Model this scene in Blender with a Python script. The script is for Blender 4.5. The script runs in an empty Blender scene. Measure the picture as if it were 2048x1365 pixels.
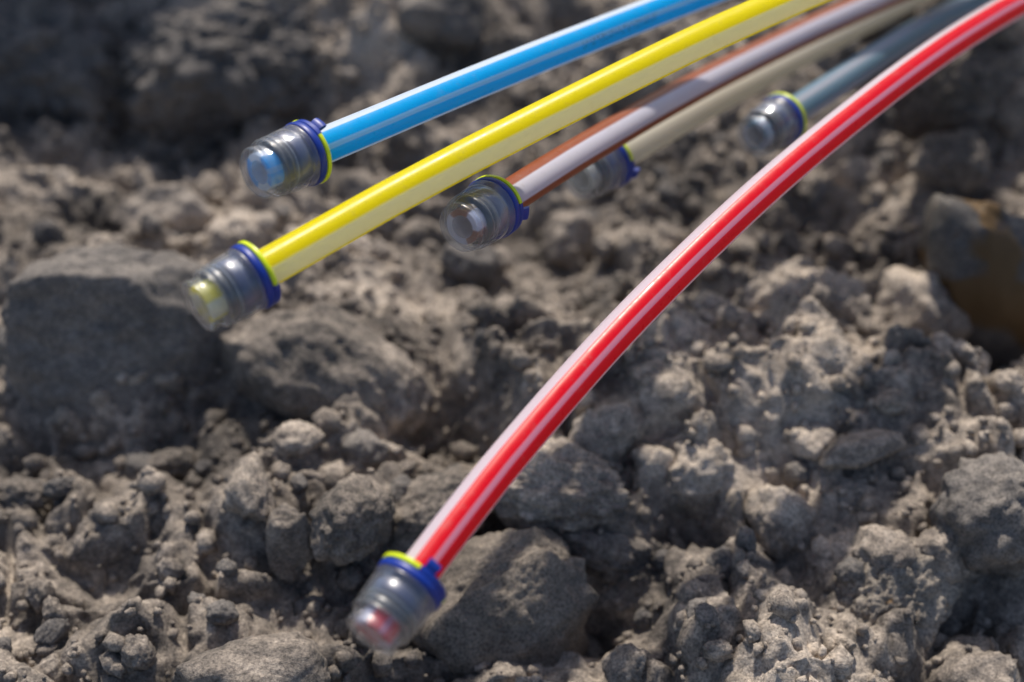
import bpy, bmesh, math, random
import numpy as np
from mathutils import Vector, Matrix

random.seed(7)
rng = np.random.default_rng(11)
scene = bpy.context.scene
coll = scene.collection

# ------------------------------------------------------------------ camera
CAM_H = 0.456
LENS, SENSOR = 50.0, 36.0
KPX = 2048 * LENS / SENSOR          # pixels of the photograph per unit of tangent
S45 = math.sqrt(0.5)
cam_d = bpy.data.cameras.new('camera')
cam_d.lens = LENS
cam_d.sensor_width = SENSOR
cam_d.clip_start = 0.01
cam_d.clip_end = 200
cam_d.dof.use_dof = True
cam_d.dof.focus_distance = 0.474
cam_d.dof.aperture_fstop = 4.5
cam_d.dof.aperture_blades = 9
cam = bpy.data.objects.new('camera', cam_d)
cam.location = (0, -CAM_H, CAM_H)
cam.rotation_euler = (math.radians(45), 0, 0)
coll.objects.link(cam)
scene.camera = cam

# ------------------------------------------------------------------ sky and sun
SUN_AZ, SUN_EL = math.radians(-3), math.radians(51)     # azimuth from +Y towards +X
sun_vec = Vector((math.sin(SUN_AZ) * math.cos(SUN_EL), math.cos(SUN_AZ) * math.cos(SUN_EL), math.sin(SUN_EL)))
world = bpy.data.worlds.new('World')
scene.world = world
world.use_nodes = True
wn = world.node_tree
sky = wn.nodes.new('ShaderNodeTexSky')
sky.sky_type = 'NISHITA'
sky.sun_disc = False
sky.sun_elevation = SUN_EL
sky.sun_rotation = SUN_AZ
sky.dust_density = 2.0
wn.links.new(sky.outputs[0], wn.nodes['Background'].inputs[0])
wn.nodes['Background'].inputs[1].default_value = 0.10
sun_d = bpy.data.lights.new('sun', 'SUN')
sun_d.energy = 4.0
sun_d.angle = math.radians(1.6)
sun_d.color = (1.0, 0.92, 0.80)
sun = bpy.data.objects.new('sun', sun_d)
sun.rotation_euler = sun_vec.to_track_quat('Z', 'Y').to_euler()
sun.location = sun_vec * 5
coll.objects.link(sun)
scene.view_settings.view_transform = 'Standard'
scene.view_settings.look = 'None'
scene.view_settings.exposure = 0.36
scene.view_settings.gamma = 1.0
scene.cycles.use_denoising = True
scene.cycles.transparent_max_bounces = 24
scene.cycles.transmission_bounces = 12
scene.cycles.max_bounces = 14

# ------------------------------------------------------------------ helpers
def at(px, py, d):
    """point that lies d mm in front of the lens, seen at photo pixel (px, py)"""
    d = d / 1000.0
    u = (px - 1024) / KPX * d
    v = (682.5 - py) / KPX * d
    return Vector((u, -CAM_H + S45 * (v + d), CAM_H + S45 * (v - d)))

def gp(px, py, z=0.0):
    """point of the horizontal plane z (metres) seen at photo pixel (px, py)"""
    v = (682.5 - py) / KPX
    d = (CAM_H - z) / (S45 * (1 - v))
    return at(px, py, d * 1000)

def mmpx(py):
    v = (682.5 - py) / KPX
    return CAM_H / (S45 * (1 - v)) / KPX

def tag(o, label, cat, group=None):
    o['label'] = label
    o['category'] = cat
    if group:
        o['group'] = group
    return o

def mesh_arrays(name, verts, faces, mats=(), smooth=True):
    """verts Nx3, faces Mx3 or Mx4 arrays"""
    me = bpy.data.meshes.new(name)
    verts = np.asarray(verts, dtype=np.float32)
    faces = np.asarray(faces, dtype=np.int32)
    k = faces.shape[1]
    me.vertices.add(len(verts))
    me.vertices.foreach_set('co', verts.ravel())
    me.loops.add(faces.size)
    me.loops.foreach_set('vertex_index', faces.ravel())
    me.polygons.add(len(faces))
    me.polygons.foreach_set('loop_start', np.arange(0, faces.size, k, dtype=np.int32))
    me.polygons.foreach_set('loop_total', np.full(len(faces), k, dtype=np.int32))
    me.polygons.foreach_set('use_smooth', np.full(len(faces), smooth, dtype=bool))
    me.update(calc_edges=True)
    for m in mats:
        me.materials.append(m)
    return me

def link(name, me, parent=None):
    o = bpy.data.objects.new(name, me)
    coll.objects.link(o)
    if parent:
        o.parent = parent
    return o

# ------------------------------------------------------------------ noise
def _hash(ix, iy, iz, seed):
    h = (ix * 374761393 + iy * 668265263 + iz * 2147483647 + seed * 974634777) & 0xFFFFFFFF
    h = ((h ^ (h >> 13)) * 1274126177) & 0xFFFFFFFF
    h = ((h ^ (h >> 16)) * 2246822519) & 0xFFFFFFFF
    return (h ^ (h >> 15)) & 0xFFFFFFFF

def vnoise(p, seed=0):
    """smooth value noise in -1..1 at Nx3 points"""
    f = np.floor(p)
    i = f.astype(np.int64)
    t = p - f
    t = t * t * t * (t * (t * 6 - 15) + 10)
    out = 0
    for dx in (0, 1):
        wx = t[:, 0] if dx else 1 - t[:, 0]
        for dy in (0, 1):
            wy = t[:, 1] if dy else 1 - t[:, 1]
            for dz in (0, 1):
                wz = t[:, 2] if dz else 1 - t[:, 2]
                out = out + wx * wy * wz * (_hash(i[:, 0] + dx, i[:, 1] + dy, i[:, 2] + dz, seed) / 2147483648.0 - 1)
    return out

def fbm(p, freq, octaves, seed=0, gain=0.5, ridged=False):
    out = np.zeros(len(p)); a = 1.0; tot = 0.0
    for o in range(octaves):
        n = vnoise(p * (freq * 2.03 ** o) + 17.3 * o, seed + o)
        if ridged:
            n = 1 - 2 * np.abs(n)
        out += a * n; tot += a; a *= gain
    return out / tot

def worley(p, seed=0, dims=3):
    """distance to the nearest and second nearest feature point"""
    i = np.floor(p).astype(np.int64)
    d1 = np.full(len(p), 9.0); d2 = np.full(len(p), 9.0)
    r = (-1, 0, 1)
    for dx in r:
        for dy in r:
            for dz in (r if dims == 3 else (0,)):
                c = i + np.array((dx, dy, dz))
                fx = c[:, 0] + _hash(c[:, 0], c[:, 1], c[:, 2], seed) / 4294967296.0 - p[:, 0]
                fy = c[:, 1] + _hash(c[:, 0], c[:, 1], c[:, 2], seed + 51) / 4294967296.0 - p[:, 1]
                if dims == 3:
                    fz = c[:, 2] + _hash(c[:, 0], c[:, 1], c[:, 2], seed + 97) / 4294967296.0 - p[:, 2]
                else:
                    fz = 0
                d = np.sqrt(fx * fx + fy * fy + fz * fz)
                m = d < d1
                d2 = np.where(m, d1, np.minimum(d2, d))
                d1 = np.where(m, d, d1)
    return d1, d2

# ------------------------------------------------------------------ materials
def nodes_of(name):
    m = bpy.data.materials.new(name)
    m.use_nodes = True
    nt = m.node_tree
    return m, nt, nt.nodes['Principled BSDF']

def N(nt, kind, **kw):
    n = nt.nodes.new(kind)
    for k, v in kw.items():
        setattr(n, k, v)
    return n

def ramp(nt, fac, stops, interp='LINEAR'):
    r = N(nt, 'ShaderNodeValToRGB')
    r.color_ramp.interpolation = interp
    e = r.color_ramp.elements
    while len(e) < len(stops):
        e.new(0.5)
    for k, (pos, c) in enumerate(stops):
        e[k].position = pos
        e[k].color = (*c, 1) if len(c) == 3 else c
    if fac is not None:
        nt.links.new(fac, r.inputs[0])
    return r

def noise_tex(nt, vec, scale, detail=4, rough=0.55, dist=0.0):
    n = N(nt, 'ShaderNodeTexNoise')
    n.inputs['Scale'].default_value = scale
    n.inputs['Detail'].default_value = detail
    n.inputs['Roughness'].default_value = rough
    n.inputs['Distortion'].default_value = dist
    nt.links.new(vec, n.inputs['Vector'])
    return n

def soil_material(name, dark, mid, light, bump=0.6, grain=900, rust=None, rough=0.95, local=False):
    m, nt, b = nodes_of(name)
    if local:
        pos = N(nt, 'ShaderNodeTexCoord').outputs['Object']
    else:
        pos = N(nt, 'ShaderNodeNewGeometry').outputs['Position']
    big = noise_tex(nt, pos, 13, 6, 0.62, 0.5)
    fine = noise_tex(nt, pos, 190, 5, 0.62)
    mx = N(nt, 'ShaderNodeMath', operation='MULTIPLY_ADD')
    nt.links.new(fine.outputs[0], mx.inputs[0])
    mx.inputs[1].default_value = 0.55
    nt.links.new(big.outputs[0], mx.inputs[2])
    sub = N(nt, 'ShaderNodeMath', operation='SUBTRACT')
    nt.links.new(mx.outputs[0], sub.inputs[0])
    sub.inputs[1].default_value = 0.275
    col = ramp(nt, sub.outputs[0], [(0.33, dark), (0.50, mid), (0.66, light)])
    outc = col.outputs[0]
    # single mineral grains
    gr = noise_tex(nt, pos, grain, 2, 0.5)
    grr = ramp(nt, gr.outputs[0], [(0.30, (0.55, 0.55, 0.56)), (0.5, (1, 1, 1)), (0.72, (1.35, 1.33, 1.30))])
    mul = N(nt, 'ShaderNodeMix', data_type='RGBA', blend_type='MULTIPLY')
    mul.inputs[0].default_value = 1.0
    nt.links.new(outc, mul.inputs[6]); nt.links.new(grr.outputs[0], mul.inputs[7])
    outc = mul.outputs[2]
    if rust:
        rn = noise_tex(nt, pos, rust[1], 3, 0.5, 1.2)
        rr = ramp(nt, rn.outputs[0], [(rust[2], (0, 0, 0)), (rust[2] + 0.07, (1, 1, 1))])
        mixr = N(nt, 'ShaderNodeMix', data_type='RGBA')
        nt.links.new(rr.outputs[0], mixr.inputs[0])
        nt.links.new(outc, mixr.inputs[6])
        mixr.inputs[7].default_value = (*rust[0], 1)
        outc = mixr.outputs[2]
    nt.links.new(outc, b.inputs['Base Color'])
    b.inputs['Roughness'].default_value = rough
    b.inputs['Specular IOR Level'].default_value = 0.25
    hb = noise_tex(nt, pos, 420, 6, 0.68)
    bp = N(nt, 'ShaderNodeBump')
    bp.inputs['Strength'].default_value = bump
    bp.inputs['Distance'].default_value = 0.0016
    nt.links.new(hb.outputs[0], bp.inputs['Height'])
    nt.links.new(bp.outputs[0], b.inputs['Normal'])
    return m

M_SOIL = soil_material('loose_soil', (0.082, 0.074, 0.069), (0.220, 0.191, 0.166), (0.48, 0.415, 0.355), 0.9)
M_CLOD = soil_material('dry_clod', (0.105, 0.094, 0.086), (0.240, 0.208, 0.181), (0.48, 0.415, 0.355), 0.9)
M_DARK = soil_material('compact_clay', (0.085, 0.080, 0.080), (0.130, 0.120, 0.114), (0.21, 0.190, 0.174), 0.45)
M_ROCK = soil_material('brown_stone', (0.10, 0.087, 0.076), (0.15, 0.130, 0.112), (0.21, 0.180, 0.152), 0.45)
M_RUST = soil_material('rust_streaked_slate', (0.055, 0.052, 0.052), (0.080, 0.075, 0.073), (0.12, 0.11, 0.10), 0.12,
                       rust=((0.095, 0.058, 0.025), 16, 0.55), rough=0.6)
M_RUSTY = soil_material('rust_flecked_clod', (0.15, 0.135, 0.12), (0.25, 0.22, 0.19), (0.36, 0.315, 0.27), 0.6,
                        rust=((0.23, 0.13, 0.05), 40, 0.64))

def stripe_material(name, base, bands, soft=0.006, rough=0.27, clear=0.5, printed=None):
    """bands: (from, to, colour) in degrees round the tube, 0 facing the lens side, +90 the lower side"""
    m, nt, b = nodes_of(name)
    uv = N(nt, 'ShaderNodeUVMap')
    sep = N(nt, 'ShaderNodeSeparateXYZ')
    nt.links.new(uv.outputs[0], sep.inputs[0])
    # slow wander of the extruded stripe edges along the tube
    sc = N(nt, 'ShaderNodeCombineXYZ')
    ml = N(nt, 'ShaderNodeMath', operation='MULTIPLY'); ml.inputs[1].default_value = 22.0
    nt.links.new(sep.outputs[1], ml.inputs[0]); nt.links.new(ml.outputs[0], sc.inputs[0])
    wob = noise_tex(nt, sc.outputs[0], 1.0, 3)
    ma = N(nt, 'ShaderNodeMath', operation='MULTIPLY_ADD')
    nt.links.new(wob.outputs[0], ma.inputs[0])
    ma.inputs[1].default_value = 0.014
    sh = N(nt, 'ShaderNodeMath', operation='SUBTRACT')
    nt.links.new(sep.outputs[0], sh.inputs[0]); sh.inputs[1].default_value = 0.007
    nt.links.new(sh.outputs[0], ma.inputs[2])
    segs, cur = [], -180
    for a0, a1, c in sorted(bands):
        if a0 > cur:
            segs.append((cur, a0, base))
        segs.append((a0, a1, c)); cur = a1
    if cur < 180:
        segs.append((cur, 180, base))
    stops = [(0.0, segs[0][2])]
    for p, q in zip(segs[:-1], segs[1:]):
        u = (p[1] + 180) / 360
        stops += [(u - soft, p[2]), (u + soft, q[2])]
    r = ramp(nt, ma.outputs[0], stops)
    outc = r.outputs[0]
    if printed:
        # a line of ink-jet print, too small to read
        u0, u1, l0, l1 = printed
        pc = N(nt, 'ShaderNodeCombineXYZ')
        mu = N(nt, 'ShaderNodeMath', operation='MULTIPLY'); mu.inputs[1].default_value = 60.0
        mv = N(nt, 'ShaderNodeMath', operation='MULTIPLY'); mv.inputs[1].default_value = 1300.0
        nt.links.new(sep.outputs[0], mu.inputs[0]); nt.links.new(sep.outputs[1], mv.inputs[0])
        nt.links.new(mu.outputs[0], pc.inputs[0]); nt.links.new(mv.outputs[0], pc.inputs[1])
        pn = noise_tex(nt, pc.outputs[0], 1.0, 1, 0.5)
        pr = ramp(nt, pn.outputs[0], [(0.53, (0, 0, 0)), (0.57, (1, 1, 1))])
        fac = pr.outputs[0]
        for src, lo, hi in ((sep.outputs[0], u0, u1), (sep.outputs[1], l0, l1)):
            for op, val in (('GREATER_THAN', lo), ('LESS_THAN', hi)):
                g = N(nt, 'ShaderNodeMath', operation=op); g.inputs[1].default_value = val
                nt.links.new(src, g.inputs[0])
                mm = N(nt, 'ShaderNodeMath', operation='MULTIPLY')
                nt.links.new(fac, mm.inputs[0]); nt.links.new(g.outputs[0], mm.inputs[1])
                fac = mm.outputs[0]
        half = N(nt, 'ShaderNodeMath', operation='MULTIPLY'); half.inputs[1].default_value = 0.6
        nt.links.new(fac, half.inputs[0])
        mp = N(nt, 'ShaderNodeMix', data_type='RGBA')
        nt.links.new(half.outputs[0], mp.inputs[0])
        nt.links.new(outc, mp.inputs[6]); mp.inputs[7].default_value = (0.01, 0.03, 0.09, 1)
        outc = mp.outputs[2]
    # faint dust and handling marks
    tc = N(nt, 'ShaderNodeNewGeometry')
    dn = noise_tex(nt, tc.outputs['Position'], 230, 6, 0.72)
    dr = ramp(nt, dn.outputs[0], [(0.56, (0, 0, 0)), (0.78, (0.34, 0.34, 0.34))])
    mx = N(nt, 'ShaderNodeMix', data_type='RGBA')
    nt.links.new(dr.outputs[0], mx.inputs[0])
    nt.links.new(outc, mx.inputs[6])
    mx.inputs[7].default_value = (0.36, 0.33, 0.30, 1)
    nt.links.new(mx.outputs[2], b.inputs['Base Color'])
    rr = ramp(nt, dn.outputs[0], [(0.3, (rough * 0.9,) * 3), (0.8, (rough * 1.7,) * 3)])
    nt.links.new(rr.outputs[0], b.inputs['Roughness'])
    # milky polyethylene lets light through its wall
    tl = N(nt, 'ShaderNodeBsdfTranslucent')
    nt.links.new(outc, tl.inputs[0])
    ms = N(nt, 'ShaderNodeMixShader')
    ms.inputs[0].default_value = clear
    nt.links.new(b.outputs[0], ms.inputs[1]); nt.links.new(tl.outputs[0], ms.inputs[2])
    nt.links.new(ms.outputs[0], nt.nodes['Material Output'].inputs[0])
    return m

def bore_material():
    """inner face of the wall: passes most light on into the bore"""
    m, nt, b = nodes_of('milky_bore')
    b.inputs['Base Color'].default_value = (0.8, 0.8, 0.8, 1)
    b.inputs['Roughness'].default_value = 0.5
    tr = N(nt, 'ShaderNodeBsdfTransparent')
    ms = N(nt, 'ShaderNodeMixShader'); ms.inputs[0].default_value = 0.4
    nt.links.new(tr.outputs[0], ms.inputs[1]); nt.links.new(b.outputs[0], ms.inputs[2])
    nt.links.new(ms.outputs[0], nt.nodes['Material Output'].inputs[0])
    return m
M_BORE = bore_material()

def plastic(name, col, rough=0.3, sss=0.0):
    m, nt, b = nodes_of(name)
    tc = N(nt, 'ShaderNodeNewGeometry')
    dn = noise_tex(nt, tc.outputs['Position'], 500, 4, 0.6)
    r = ramp(nt, dn.outputs[0], [(0.3, tuple(c * 0.9 for c in col)), (0.7, col)])
    nt.links.new(r.outputs[0], b.inputs['Base Color'])
    b.inputs['Roughness'].default_value = rough
    if sss:
        b.inputs['Subsurface Weight'].default_value = sss
        b.inputs['Subsurface Radius'].default_value = (0.002, 0.002, 0.002)
        b.inputs['Subsurface Scale'].default_value = 1.0
    return m

M_BLUE = plastic('navy_blue_plastic', (0.0, 0.026, 0.27), 0.42)
M_COLLET = plastic('dark_collet_plastic', (0.004, 0.022, 0.11), 0.4)
M_LIME = plastic('lime_yellow_plastic', (0.62, 0.75, 0.01), 0.35, 0.1)
M_SEAL = plastic('black_rubber', (0.012, 0.012, 0.015), 0.5)
M_STEEL = plastic('grip_ring_steel', (0.25, 0.26, 0.28), 0.3)

def clear_material():
    m = bpy.data.materials.new('clear_smoky_plastic')
    m.use_nodes = True
    nt = m.node_tree
    nt.nodes.clear()
    out = N(nt, 'ShaderNodeOutputMaterial')
    tr = N(nt, 'ShaderNodeBsdfTransparent'); tr.inputs[0].default_value = (0.91, 0.935, 0.975, 1)
    gl = N(nt, 'ShaderNodeBsdfGlass'); gl.inputs['Color'].default_value = (0.95, 0.965, 0.98, 1)
    gl.inputs['Roughness'].default_value = 0.10; gl.inputs['IOR'].default_value = 1.42
    m1 = N(nt, 'ShaderNodeMixShader'); m1.inputs[0].default_value = 0.16
    nt.links.new(tr.outputs[0], m1.inputs[1]); nt.links.new(gl.outputs[0], m1.inputs[2])
    df = N(nt, 'ShaderNodeBsdfDiffuse'); df.inputs[0].default_value = (0.50, 0.54, 0.60, 1)
    m2 = N(nt, 'ShaderNodeMixShader'); m2.inputs[0].default_value = 0.06
    nt.links.new(m1.outputs[0], m2.inputs[1]); nt.links.new(df.outputs[0], m2.inputs[2])
    go = N(nt, 'ShaderNodeBsdfGlossy'); go.inputs['Roughness'].default_value = 0.33
    go.inputs['Color'].default_value = (0.95, 0.95, 0.97, 1)
    fr = N(nt, 'ShaderNodeFresnel'); fr.inputs[0].default_value = 1.65
    m3 = N(nt, 'ShaderNodeMixShader')
    ge = N(nt, 'ShaderNodeNewGeometry')
    inv = N(nt, 'ShaderNodeMath', operation='SUBTRACT'); inv.inputs[0].default_value = 1.0
    nt.links.new(ge.outputs['Backfacing'], inv.inputs[1])
    mf = N(nt, 'ShaderNodeMath', operation='MULTIPLY')
    nt.links.new(fr.outputs[0], mf.inputs[0]); nt.links.new(inv.outputs[0], mf.inputs[1])
    nt.links.new(mf.outputs[0], m3.inputs[0])
    nt.links.new(m2.outputs[0], m3.inputs[1]); nt.links.new(go.outputs[0], m3.inputs[2])
    nt.links.new(m3.outputs[0], out.inputs[0])
    return m
M_CLEAR = clear_material()

WHITE = (0.80, 0.77, 0.86)
CREAM = (0.90, 0.89, 0.83)
C_BLUE, C_RED, C_YEL, C_BRN = (0.0, 0.47, 0.95), (0.90, 0.004, 0.022), (0.93, 0.82, 0.006), (0.34, 0.095, 0.035)
C_SLT = (0.16, 0.28, 0.38)
M_TUBE = {
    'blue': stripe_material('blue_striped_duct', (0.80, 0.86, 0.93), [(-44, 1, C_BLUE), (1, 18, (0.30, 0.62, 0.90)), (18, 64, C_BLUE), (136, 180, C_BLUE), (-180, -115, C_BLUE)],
                            printed=(0.515, 0.60, 0.145, 0.185)),
    'yellow': stripe_material('yellow_striped_duct', CREAM, [(-112, 5, C_YEL), (64, 118, C_YEL), (150, 176, C_YEL)], 0.012, clear=0.62),
    'brown': stripe_material('brown_striped_duct', (0.70, 0.69, 0.80), [(-105, -27, C_BRN), (41, 110, C_BRN)], 0.010, clear=0.35),
    'white': stripe_material('plain_natural_duct', (0.66, 0.63, 0.55), [(-10, 12, (0.55, 0.52, 0.46))], 0.03),
    'slate': stripe_material('slate_striped_duct', (0.42, 0.44, 0.52), [(-100, -42, C_SLT), (-14, 38, C_SLT), (100, 150, C_SLT)], 0.03, clear=0.4),
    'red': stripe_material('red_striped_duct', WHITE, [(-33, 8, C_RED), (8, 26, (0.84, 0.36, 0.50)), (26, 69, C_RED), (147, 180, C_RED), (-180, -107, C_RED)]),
}

# ------------------------------------------------------------------ the ground
def bump_at(x, y, px, py, rx, ry, amp):
    c = gp(px, py)
    return amp * np.exp(-(((x - c.x) / rx) ** 2 + ((y - c.y) / ry) ** 2))

def ground_height(x, y):
    p = np.stack([x, y, np.zeros_like(x)], 1)
    h = 0.024 * fbm(p, 10, 3, 3)
    w1, w2 = worley(p * 24 + 0.6 * np.stack([vnoise(p * 30, 5), vnoise(p * 30, 6), 0 * x], 1), 21, 2)
    h += 0.021 * (0.75 - w1) * np.clip((w2 - w1) * 3, 0, 1)
    v1, v2 = worley(p * 62 + 0.5 * np.stack([vnoise(p * 80, 7), vnoise(p * 80, 8), 0 * x], 1), 33, 2)
    h += 0.0030 * (0.7 - v1)
    u1, u2 = worley(p * 150 + 0.4 * np.stack([vnoise(p * 200, 9), vnoise(p * 200, 10), 0 * x], 1), 43, 2)
    h += 0.0018 * (0.7 - u1)
    h += 0.013 * fbm(p, 34, 4, 61, 0.58) + 0.007 * fbm(p, 26, 4, 65, 0.55, True)
    h += 0.0050 * fbm(p, 85, 5, 71, 0.60)
    h += 0.0022 * fbm(p, 60, 3, 75, 0.55, True)
    # rises and hollows of this heap
    h += bump_at(x, y, 120, -60, 0.20, 0.10, 0.105)  # bank added at the back left so its near face falls in shade
    h += bump_at(x, y, 300, -215, 0.26, 0.070, 0.30)  # unseen bank added out of view to throw shade over the far left
    h += bump_at(x, y, 520, 60, 0.10, 0.06, 0.030)
    h += bump_at(x, y, 1950, 200, 0.05, 0.05, 0.035)
    h += bump_at(x, y, 1830, 275, 0.018, 0.018, -0.05)
    h += bump_at(x, y, 1180, 850, 0.10, 0.06, 0.030)  # mound added so the middle ground slopes towards the sun
    h += bump_at(x, y, 1050, 430, 0.11, 0.06, -0.026)  # hollow added behind that mound to keep the slope sunlit
    h += bump_at(x, y, 1650, 900, 0.10, 0.035, 0.028)
    h += bump_at(x, y, 1180, 1240, 0.014, 0.012, -0.04)
    h += bump_at(x, y, 900, 880, 0.03, 0.02, -0.030)
    h += bump_at(x, y, 300, 930, 0.05, 0.02, -0.022)
    h += bump_at(x, y, 1990, 720, 0.03, 0.02, -0.035)
    h += bump_at(x, y, 400, 240, 0.06, 0.03, -0.03)
    return h

def axis(lo, hi, step, far, n):
    mid = np.arange(lo, hi + step / 2, step)
    g = step * (np.power(1.045, np.arange(1, n + 1))).cumsum()
    g = g * ((far) / g[-1]) if g[-1] < far else g
    return np.concatenate([(lo - g)[::-1], mid, hi + g])

gx = axis(-0.33, 0.34, 0.00115, 6.0, 110)
gy = axis(-0.21, 0.34, 0.00115, 6.0, 110)
GX, GY = np.meshgrid(gx, gy)
fx, fy = GX.ravel(), GY.ravel()
fz = ground_height(fx, fy)
P = np.stack([fx, fy, fz], 1)
inside = np.clip(1.4 - np.maximum(np.abs(fx), np.abs(fy)) / 0.45, 0, 1)
ox = 0.0050 * fbm(P, 60, 3, 81) * inside
oy = 0.0050 * fbm(P, 60, 3, 91) * inside
nxg, nyg = len(gx), len(gy)
idx = np.arange(nxg * nyg).reshape(nyg, nxg)
quads = np.stack([idx[:-1, :-1].ravel(), idx[:-1, 1:].ravel(), idx[1:, 1:].ravel(), idx[1:, :-1].ravel()], 1)
ground = link('ground', mesh_arrays('ground', np.stack([fx + ox, fy + oy, fz], 1), quads, [M_SOIL]))
ground['kind'] = 'structure'
ZG = fz.reshape(nyg, nxg)

def ground_z(x, y):
    i = int(np.clip(np.searchsorted(gx, x), 1, nxg - 1))
    j = int(np.clip(np.searchsorted(gy, y), 1, nyg - 1))
    return float(ZG[j, i])

# ------------------------------------------------------------------ clods and stones
ICO = {}
def ico(sub):
    if sub not in ICO:
        bm = bmesh.new()
        bmesh.ops.create_icosphere(bm, subdivisions=sub, radius=1.0)
        v = np.array([q.co[:] for q in bm.verts])
        f = np.array([[w.index for w in t.verts] for t in bm.faces])
        bm.free()
        ICO[sub] = (v, f)
    return ICO[sub]

def clod_mesh(name, sub, seed, mat, angular=0.5, lumpy=0.5, grain=0.5, size=(1, 1, 1)):
    """angular: how far flat fractures cut in; lumpy: crumb relief; grain: fine relief; size half-axes in metres"""
    v, f = ico(sub)
    r = np.random.default_rng(seed)
    d = v.copy()
    rad = np.full(len(d), 1.15)
    for k in range(11):                       # fracture planes
        n = r.normal(size=3); n /= np.linalg.norm(n)
        off = r.uniform(0.62, 1.0)
        c = d @ n
        cut = np.where(c > 0.05, off / np.maximum(c, 0.05), 9)
        rad = np.minimum(rad, cut * angular + np.minimum(cut, 1.15) * 0 + (1 - angular) * np.minimum(1.1, cut + 0.35))
    rad = np.minimum(rad, 1.25)
    rad *= 1 + 0.20 * fbm(d + seed, 1.4, 3, seed)
    q = d * rad[:, None]
    w1, w2 = worley(q * 2.6 + 0.5 * np.stack([vnoise(q * 3, seed + k) for k in range(3)], 1), seed + 5)
    rad += lumpy * 0.22 * (0.6 - w1)
    w1, w2 = worley(q * 6.5 + 0.4 * np.stack([vnoise(q * 8, seed + k) for k in range(3)], 1), seed + 6)
    rad += lumpy * 0.10 * (0.6 - w1)
    rad += grain * 0.10 * fbm(q, 5, 4, seed + 9, 0.6)
    if sub >= 5:
        rad += grain * 0.030 * fbm(q, 26, 3, seed + 13, 0.65)
    q = d * rad[:, None] * np.array(size)
    return mesh_arrays(name, q, f, [mat])

def rot_mat(r):
    return Matrix.Rotation(r[2], 3, 'Z') @ Matrix.Rotation(r[1], 3, 'Y') @ Matrix.Rotation(r[0], 3, 'X')

def hero(name, label, cat, px, py, zc, size, rot, seed, mat, sub=6, angular=0.6, lumpy=0.4, grain=0.6, seat=None):
    me = clod_mesh(name, sub, seed, mat, angular, lumpy, grain, [s / 1000 for s in size])
    o = link(name, me)
    z = zc / 1000
    if seat is not None:                      # rest on the ground found along this line of sight
        for _ in range(12):
            c = gp(px, py, z)
            z = 0.5 * z + 0.5 * (ground_z(c.x, c.y) + seat / 1000)
    c = gp(px, py, z)
    o.location = c
    o.rotation_euler = [math.radians(a) for a in rot]
    tag(o, label, cat)
    return o

# half-axes in mm
hero('large_clod', 'large smooth dark grey clod below the yellow duct end cap', 'clod', 235, 660, 20, (52, 36, 44), (-12, 8, 10), 101, M_DARK, 6, 0.75, 0.20, 0.6)
hero('lumpy_clod', 'lumpy grey clod leaning on the right side of the large dark clod', 'clod', 640, 740, 12, (44, 28, 34), (10, 12, -28), 118, M_CLOD, 6, 0.95, 0.15, 0.7)
hero('stone', 'flat faced brown grey stone beside the red duct end cap', 'stone', 1030, 1225, 4, (35, 22, 38), (-22, 4, 12), 131, M_ROCK, 6, 0.95, 0.12, 0.8)
hero('rounded_clod', 'rounded pale clod half hidden behind the red duct near its cap', 'clod', 865, 1030, 8, (21, 13, 15), (8, -20, 25), 142, M_CLOD, 5, 0.5, 0.6, 1.3, seat=7)
hero('rounded_clod', 'round pale clod between the upright chip and the red duct', 'clod', 705, 1040, 8, (16, 13, 13), (0, 0, 40), 153, M_CLOD, 5, 0.5, 0.6, 1.3, seat=7)
hero('soil_chip', 'upright flat chip of grey soil left of the red duct end cap', 'soil chip', 583, 1090, 8, (9, 6, 17), (-20, 3, -8), 164, M_CLOD, 5, 0.9, 0.1, 0.4, seat=11)
hero('crumbly_clod', 'big crumbly clod right of the red duct with a sunlit top', 'clod', 1605, 640, 14, (28, 22, 28), (-15, -8, 20), 175, M_CLOD, 6, 0.6, 0.8, 1.5)
hero('slab_clod', 'broken slab of grey soil with a sharp straight edge beside the rust streaked stone', 'clod', 1825, 660, 10, (26, 15, 26), (-25, 6, -6), 186, M_CLOD, 5, 0.95, 0.4, 1.2)
hero('rust_streaked_stone', 'smooth dark stone with rusty orange streaks', 'stone', 1985, 590, 8, (30, 24, 56), (-14, -14, 30), 197, M_RUST, 5, 0.95, 0.12, 0.5)
hero('rust_flecked_clod', 'rough pale clod with a small rusty fleck', 'clod', 1790, 1225, 8, (22, 16, 25), (-20, 14, 18), 208, M_RUSTY, 6, 0.8, 0.5, 1.5)
hero('small_clod', 'small blocky clod sitting on top of the rust flecked clod', 'clod', 1880, 1105, 14, (12, 10, 10), (0, 10, 30), 219, M_CLOD, 5, 0.8, 0.3, 0.7, seat=6)
hero('layered_clod', 'layered clod with a notch across it right of the red duct', 'clod', 1390, 965, 14, (18, 15, 19), (-6, 4, 12), 221, M_CLOD, 5, 0.5, 0.9, 1.5)
hero('knobbly_clod', 'knobbly pale clod between the red duct and the layered clod', 'clod', 1120, 985, 8, (27, 17, 17), (5, 6, -10), 232, M_CLOD, 6, 0.5, 0.9, 1.5, seat=8)
hero('ridge_clod', 'long crumbly ridge of pale soil behind the flat faced brown stone', 'clod', 1200, 1100, 6, (26, 12, 12), (10, 8, -14), 243, M_CLOD, 5, 0.5, 0.9, 1.5)
hero('oblong_clod', 'oblong clod with a smooth sunlit top lying on crumbly soil', 'clod', 1725, 905, 22, (15, 7, 7), (0, -8, 12), 254, M_CLOD, 5, 0.8, 0.1, 0.4, seat=4)
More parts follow.
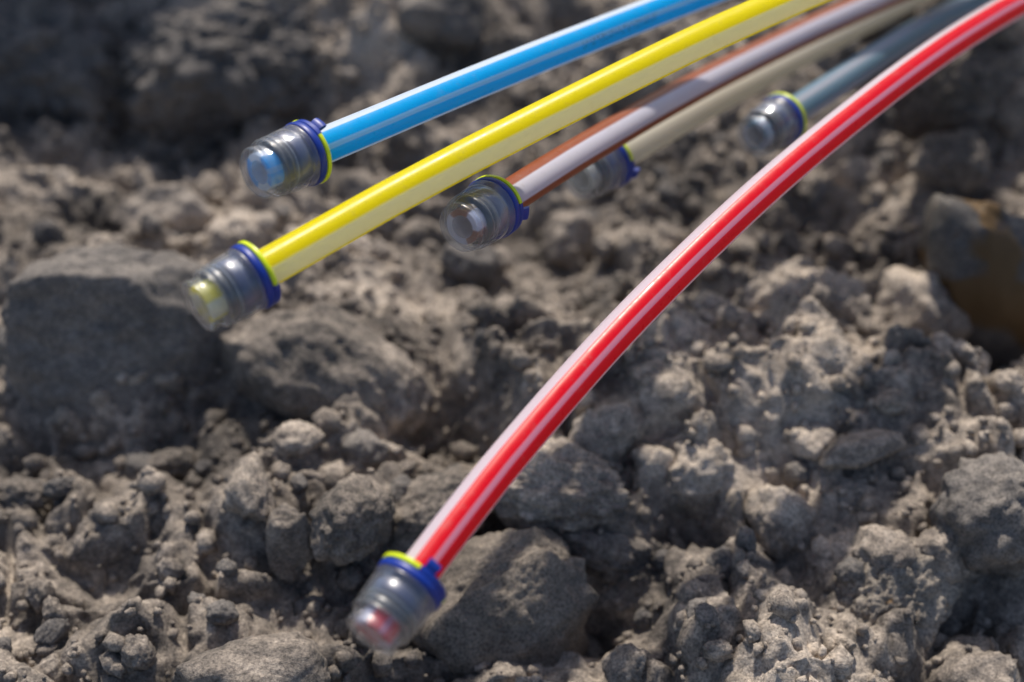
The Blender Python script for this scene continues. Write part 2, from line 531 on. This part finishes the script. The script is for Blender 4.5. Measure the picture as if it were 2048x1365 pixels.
hero('dark_clod', 'dark clod under a thin pale crust below the rust streaked stone', 'clod', 2010, 1030, 8, (22, 20, 24), (0, 0, 15), 265, M_DARK, 5, 0.6, 0.7, 1.4, seat=9)
hero('shaded_clod', 'large shaded clod up the slope behind the blue duct end cap', 'clod', 430, 130, 6, (50, 30, 36), (-12, -6, 8), 276, M_DARK, 6, 0.6, 1.3, 1.8, seat=14)
hero('shaded_clod', 'shaded clod at the foot of the added shading bank', 'clod', 70, 150, 8, (52, 36, 44), (-8, 12, -20), 287, M_DARK, 6, 0.6, 1.3, 1.8)
hero('angular_clod', 'angular brown grey clod above the blue duct', 'clod', 890, 35, 14, (24, 18, 20), (0, 15, 35), 298, M_DARK, 5, 0.9, 0.2, 0.6, seat=9)
hero('pale_clod', 'pale lumpy clod right of the red duct above the dark hollow', 'clod', 1960, 180, 25, (28, 20, 26), (0, 15, 35), 309, M_CLOD, 5, 0.5, 0.8, 1.4)
hero('pale_clod', 'pale clod perched on the edge of the dark hollow', 'clod', 1900, 330, 24, (17, 13, 15), (0, 25, 5), 311, M_CLOD, 5, 0.5, 0.8, 1.4)
hero('broken_clod', 'broken pale clod behind the large dark clod', 'clod', 330, 420, 8, (26, 14, 16), (0, -8, -14), 322, M_CLOD, 5, 0.9, 0.3, 0.7)
hero('smooth_clod', 'smooth pale clod at the lower left of the red duct end cap', 'clod', 510, 1345, 2, (26, 14, 14), (0, 6, 20), 333, M_CLOD, 5, 0.7, 0.1, 0.4, seat=6)

# countable loose clods: copies of a few shapes
variants = []
for k in range(14):
    variants.append(clod_mesh('soil_clod', 4, 500 + 13 * k, M_CLOD if k % 4 else M_DARK,
                              random.uniform(0.4, 0.9), random.uniform(0.6, 1.2), 1.9))
n_clods = 0
while n_clods < 230:
    px, py = random.uniform(-30, 2080), random.uniform(-30, 1400)
    s = 0.0034 * (1 / (1 - random.random() * 0.985)) ** 0.42
    if s > 0.014:
        continue
    c = gp(px, py, 0.005)
    z = ground_z(c.x, c.y)
    o = link('soil_clod', variants[random.randrange(14)])
    o.location = (c.x, c.y, z + s * random.uniform(0.1, 0.55))
    o.rotation_euler = [random.uniform(0, 6.28) for _ in range(3)]
    o.scale = [s * random.uniform(0.75, 1.3) for _ in range(3)]
    if s > 0.0075:
        tag(o, 'thumb sized crumbly grey brown clod lying loose on the earth', 'clod', 'thumb sized loose clods')
    else:
        tag(o, 'pea sized crumb of grey brown soil lying on the earth', 'soil crumb', 'pea sized loose crumbs')
    n_clods += 1

# uncountable fine crumbs, one object
iv, if_ = ico(1)
NC = 8500
cx = rng.uniform(-0.34, 0.35, NC); cy = rng.uniform(-0.2, 0.34, NC)
cs = 0.00105 * (1 / (1 - rng.random(NC) * 0.97)) ** 0.5
cz = np.array([ground_z(a, b) for a, b in zip(cx, cy)])
allv = np.empty((NC, len(iv), 3), dtype=np.float32)
for k in range(NC):
    q = iv * (cs[k] * rng.uniform(0.7, 1.25, 3)) * (1 + rng.normal(0, 0.22, (len(iv), 1)))
    a = rng.uniform(0, 6.28)
    R = np.array([[math.cos(a), -math.sin(a), 0], [math.sin(a), math.cos(a), 0], [0, 0, 1]])
    allv[k] = q @ R + (cx[k], cy[k], cz[k] + cs[k] * 0.3)
allf = (if_[None] + (np.arange(NC) * len(iv))[:, None, None]).reshape(-1, 3)
crumbs = link('soil_crumbs', mesh_arrays('soil_crumbs', allv.reshape(-1, 3), allf, [M_CLOD]))
crumbs['kind'] = 'stuff'
tag(crumbs, 'fine crumbs and grains of dry soil strewn over the earth', 'soil crumbs')

# ------------------------------------------------------------------ ducts
R_OUT, R_IN = 0.006, 0.0040

def lathe(name, profile, mat, seg=72, closed=True, arc=None, sharp=40):
    """revolve a profile of (radius mm, t mm) about local Z; arc = (from, to) degrees"""
    bm = bmesh.new()
    rings = []
    if arc:
        n = max(3, int(seg * (arc[1] - arc[0]) / 360)) + 1
        angs = [math.radians(arc[0] + (arc[1] - arc[0]) * k / (n - 1)) for k in range(n)]
    else:
        angs = [2 * math.pi * k / seg for k in range(seg)]
    for a in angs:
        rings.append([bm.verts.new((r / 1000 * math.cos(a), r / 1000 * math.sin(a), t / 1000)) for r, t in profile])
    m = len(profile)
    pairs = [(k, k + 1) for k in range(m - 1)] + ([(m - 1, 0)] if closed else [])
    cnt = len(rings)
    for i in range(cnt if not arc else cnt - 1):
        A, B = rings[i], rings[(i + 1) % cnt]
        for p, q in pairs:
            bm.faces.new((A[p], A[q], B[q], B[p]))
    if arc:
        bm.faces.new(rings[0]); bm.faces.new(list(reversed(rings[-1])))
    bmesh.ops.remove_doubles(bm, verts=bm.verts, dist=1e-6)
    bmesh.ops.recalc_face_normals(bm, faces=bm.faces)
    me = bpy.data.meshes.new(name)
    bm.to_mesh(me); bm.free()
    for p in me.polygons:
        p.use_smooth = True
    me.set_sharp_from_angle(angle=math.radians(sharp))
    me.materials.append(mat)
    return me

CAP_BODY = [(0, 0.35), (4.5, 0.25), (7.1, 0.0), (7.9, 0.15), (8.3, 0.6), (8.38, 1.1), (8.25, 1.6), (7.95, 1.9), (7.9, 4.0), (8.1, 4.4),
            (8.9, 4.6), (9.45, 5.0), (9.65, 5.6), (9.5, 6.2), (9.15, 6.5), (9.15, 6.9), (9.55, 7.2), (9.75, 7.8), (9.65, 8.4), (9.4, 8.7), (9.4, 9.1), (9.75, 9.5),
            (9.95, 12.0), (10.0, 14.6), (9.8, 14.9), (9.8, 15.3), (10.1, 15.6), (10.2, 17.0), (10.35, 17.2), (10.38, 17.7), (10.2, 18.0),
            (9.0, 18.0), (8.8, 7.0), (8.4, 6.5), (6.5, 6.2), (6.3, 5.6), (6.25, 1.5), (5.6, 1.15), (0, 1.15)]
COLLAR = [(6.2, 17.9), (9.8, 18.05), (10.45, 18.25), (10.7, 18.7), (10.7, 20.2), (10.4, 20.6), (6.2, 20.6)]
CLIP = [(6.6, 20.75), (10.1, 20.75), (10.7, 21.0), (10.9, 21.5), (10.85, 22.1), (10.4, 22.5), (6.6, 22.5)]
CLIP_B = [(6.6, 20.65), (10.3, 20.65), (10.65, 21.0), (10.65, 22.4), (10.3, 22.8), (6.6, 22.8)]
TAB = [(8.9, 22.4), (10.3, 22.4), (11.1, 23.6), (11.3, 24.9), (10.8, 25.8), (10.0, 25.6), (9.4, 24.6), (8.9, 23.8)]
SEAL = [(6.02, 6.7), (7.6, 6.9), (8.3, 7.4), (8.45, 8.2), (8.3, 9.2), (7.6, 9.8), (6.02, 10.0)]
GRIP = [(6.05, 10.3), (8.4, 10.5), (8.45, 10.9), (6.05, 11.1)]
COLLET = [(6.05, 11.3), (7.4, 11.4), (8.3, 12.2), (8.5, 13.6), (8.4, 14.8), (7.5, 15.2), (7.5, 17.7), (6.05, 17.7)]

CAP_MESH = {
    'body': lathe('end_cap', CAP_BODY, M_CLEAR, 96, False, sharp=55),
    'collar': lathe('collar', COLLAR, M_BLUE, 96),
    'seal': lathe('seal_ring', SEAL, M_SEAL),
    'grip': lathe('grip_ring', GRIP, M_STEEL),
    'collet': lathe('collet', COLLET, M_COLLET),
}

def duct(key, pts, tip, clip_center, tab, label, clip_half=42):
    """pts: (px, py, depth mm) along the centre line from the collar outwards; tip: same for the cap's end face"""
    cam_pts = np.array([at(*tip)[:]] + [at(*p)[:] for p in pts])
    s = np.concatenate([[0], np.cumsum(np.linalg.norm(np.diff(cam_pts, axis=0), axis=1))])
    w = np.ones(len(s)); w[0] = 3; w[1] = 3
    deg = 3
    co = [np.polyfit(s, cam_pts[:, k], deg, w=w) for k in range(3)]
    S0 = 0.030
    ss = np.linspace(S0, s[-1], 70)
    curve = np.stack([np.polyval(c, ss) for c in co], 1)
    tang = curve[1] - curve[0]; tang /= np.linalg.norm(tang)
    # straight stretch inside the cap
    head = [curve[0] - tang * (S0 - 0.0016 - q) for q in np.linspace(0, S0 - 0.0016, 12)[:-1]]
    line = [np.array(h) for h in head] + list(curve)
    origin = curve[0] - tang * S0
    # beyond the picture: bend down and run into the soil
    d = line[-1] - line[-2]; d /= np.linalg.norm(d)
    p = line[-1].copy()
    step = 0.006
    for k in range(160):
        if d[2] > -0.62:
            d = d + np.array((0.004, 0.004, -0.016)); d /= np.linalg.norm(d)
        p = p + d * step
        line.append(p.copy())
        if p[2] < -0.05:
            break
    line = np.array(line)
    ll = np.concatenate([[0], np.cumsum(np.linalg.norm(np.diff(line, axis=0), axis=1))])
    amp = 0.0004 * np.clip((ll - 0.035) / 0.03, 0, 1)
    sd = sum(ord(ch) for ch in key)
    for k in range(3):
        line[:, k] += amp * fbm(np.stack([ll, 0 * ll, 0 * ll], 1) + 3.1 * k, 14, 2, sd + k)
    # frame: x faces the lens side, carried along without twisting
    camp = np.array(cam.location)
    n_ang = 64
    t = np.gradient(line, axis=0); t /= np.linalg.norm(t, axis=1)[:, None]
    u = camp - line[12]; u -= t[0] * (u @ t[0]); u /= np.linalg.norm(u)
    us = []
    for k in range(len(line)):
        u = u - t[k] * (u @ t[k]); u /= np.linalg.norm(u); us.append(u.copy())
    us = np.array(us)
    vs = np.cross(t, us)
    low = np.array((0, -S45, -S45))           # lower side of the picture
    if vs[12] @ low < 0:
        vs = -vs
    L = np.concatenate([[0], np.cumsum(np.linalg.norm(np.diff(line, axis=0), axis=1))])
    ang = np.linspace(-math.pi, math.pi, n_ang + 1)
    def shell(r):
        return line[:, None] + r * (np.cos(ang)[None, :, None] * us[:, None] + np.sin(ang)[None, :, None] * vs[:, None])
    outer, inner = shell(R_OUT), shell(R_IN)
    n, m = len(line), n_ang + 1
    verts = np.concatenate([outer.reshape(-1, 3), inner.reshape(-1, 3)])
    faces, uvs = [], []
    for i in range(n - 1):
        for j in range(m - 1):
            a = i * m + j
            faces.append((a, a + 1, a + m + 1, a + m))
            uvs += [(j / n_ang, L[i]), ((j + 1) / n_ang, L[i]), ((j + 1) / n_ang, L[i + 1]), (j / n_ang, L[i + 1])]
    off = n * m
    for i in range(n - 1):
        for j in range(m - 1):
            a = off + i * m + j
            faces.append((a, a + m, a + m + 1, a + 1))
            uvs += [(0.19, L[i])] * 4
    for j in range(m - 1):
        faces.append((j, off + j, off + j + 1, j + 1))
        uvs += [(j / n_ang, 0), (j / n_ang, 0), ((j + 1) / n_ang, 0), ((j + 1) / n_ang, 0)]
    me = mesh_arrays('tube', verts, np.array(faces), [M_TUBE[key], M_BORE])
    n_wall = (n - 1) * (m - 1)
    mi = np.zeros(len(faces), dtype=np.int32); mi[n_wall:2 * n_wall] = 1
    me.polygons.foreach_set('material_index', mi)
    lay = me.uv_layers.new(name='UVMap')
    lay.data.foreach_set('uv', np.array(uvs, dtype=np.float32).ravel())
    me.set_sharp_from_angle(angle=math.radians(50))
    root = bpy.data.objects.new('capped_duct', None)
    root.empty_display_size = 0.02
    base = Vector(line[-1])
    root.location = base
    coll.objects.link(root)
    tag(root, label, 'duct', 'capped ducts')
    inv = Matrix.Translation(-base)
    tube = link('tube', me, root)
    tube.matrix_parent_inverse = inv
    # cap frame: local Z along the tube, local X towards the lens side, local Y to the lower side
    fr = Matrix.Identity(4)
    for k in range(3):
        fr[k][0], fr[k][1], fr[k][2], fr[k][3] = us[0][k], vs[0][k], t[0][k], origin[k]
    cap = link('end_cap', CAP_MESH['body'], root)
    cap.matrix_parent_inverse = inv
    cap.matrix_basis = fr
    for nm, kk in (('collar', 'collar'), ('seal_ring', 'seal'), ('grip_ring', 'grip'), ('collet', 'collet')):
        link(nm, CAP_MESH[kk], cap)
    c0, c1 = clip_center - clip_half, clip_center + clip_half
    link('locking_clip', lathe('locking_clip', CLIP, M_LIME, 96, arc=(c1 + 1, c0 + 359)), cap)
    link('collar_block', lathe('collar_block', CLIP_B, M_BLUE, 96, arc=(c0, c1)), cap)
    if tab is not None:
        link('release_tab', lathe('release_tab', TAB, M_BLUE, 96, arc=(tab - 11, tab + 11)), cap)
    return root

duct('blue', [(655, 289, 462), (838, 212, 490), (1050, 126, 518), (1270, 38.5, 548), (1455, -31, 576)],
     (511, 348, 444), -52, -42, 'bright blue and white striped duct with a clear end cap', 30)
duct('yellow', [(552, 527, 433), (800, 385, 453), (979, 291, 464), (1233, 162, 484), (1350, 105.5, 495), (1496, 38, 510), (1645, -28, 526)],
     (397, 615, 419), 75, None, 'yellow and cream striped duct with a clear end cap')
duct('brown', [(1031, 387, 484), (1226, 265, 546), (1471, 133, 605), (1682, 32, 648), (1780, -12, 668)],
     (917, 460, 460), 64, 46, 'brown and white striped duct with a clear end cap')
duct('white', [(1261, 300, 575), (1486, 174, 640), (1587, 120, 668), (1727, 42, 708), (1838, -12, 740)],
     (1153, 365, 556), 65, 60, 'plain off white duct whose clear end cap is partly hidden by the brown one')
duct('slate', [(1602, 215, 590), (1660, 172, 603), (1740, 119, 632), (1850, 58, 676), (1950, 5, 715)],
     (1499, 279, 572), 140, None, 'slate blue and grey duct with a clear end cap beside the red duct')
duct('red', [(853, 1128, 411), (902, 1056, 420), (1042, 880, 436), (1113, 800, 449), (1295, 600, 467), (1505, 400, 489),
             (1648, 282, 520), (1814, 150, 548), (1993, 29, 585)],
     (742, 1277, 397), 40, 12, 'long curved red and white striped duct with a clear end cap')
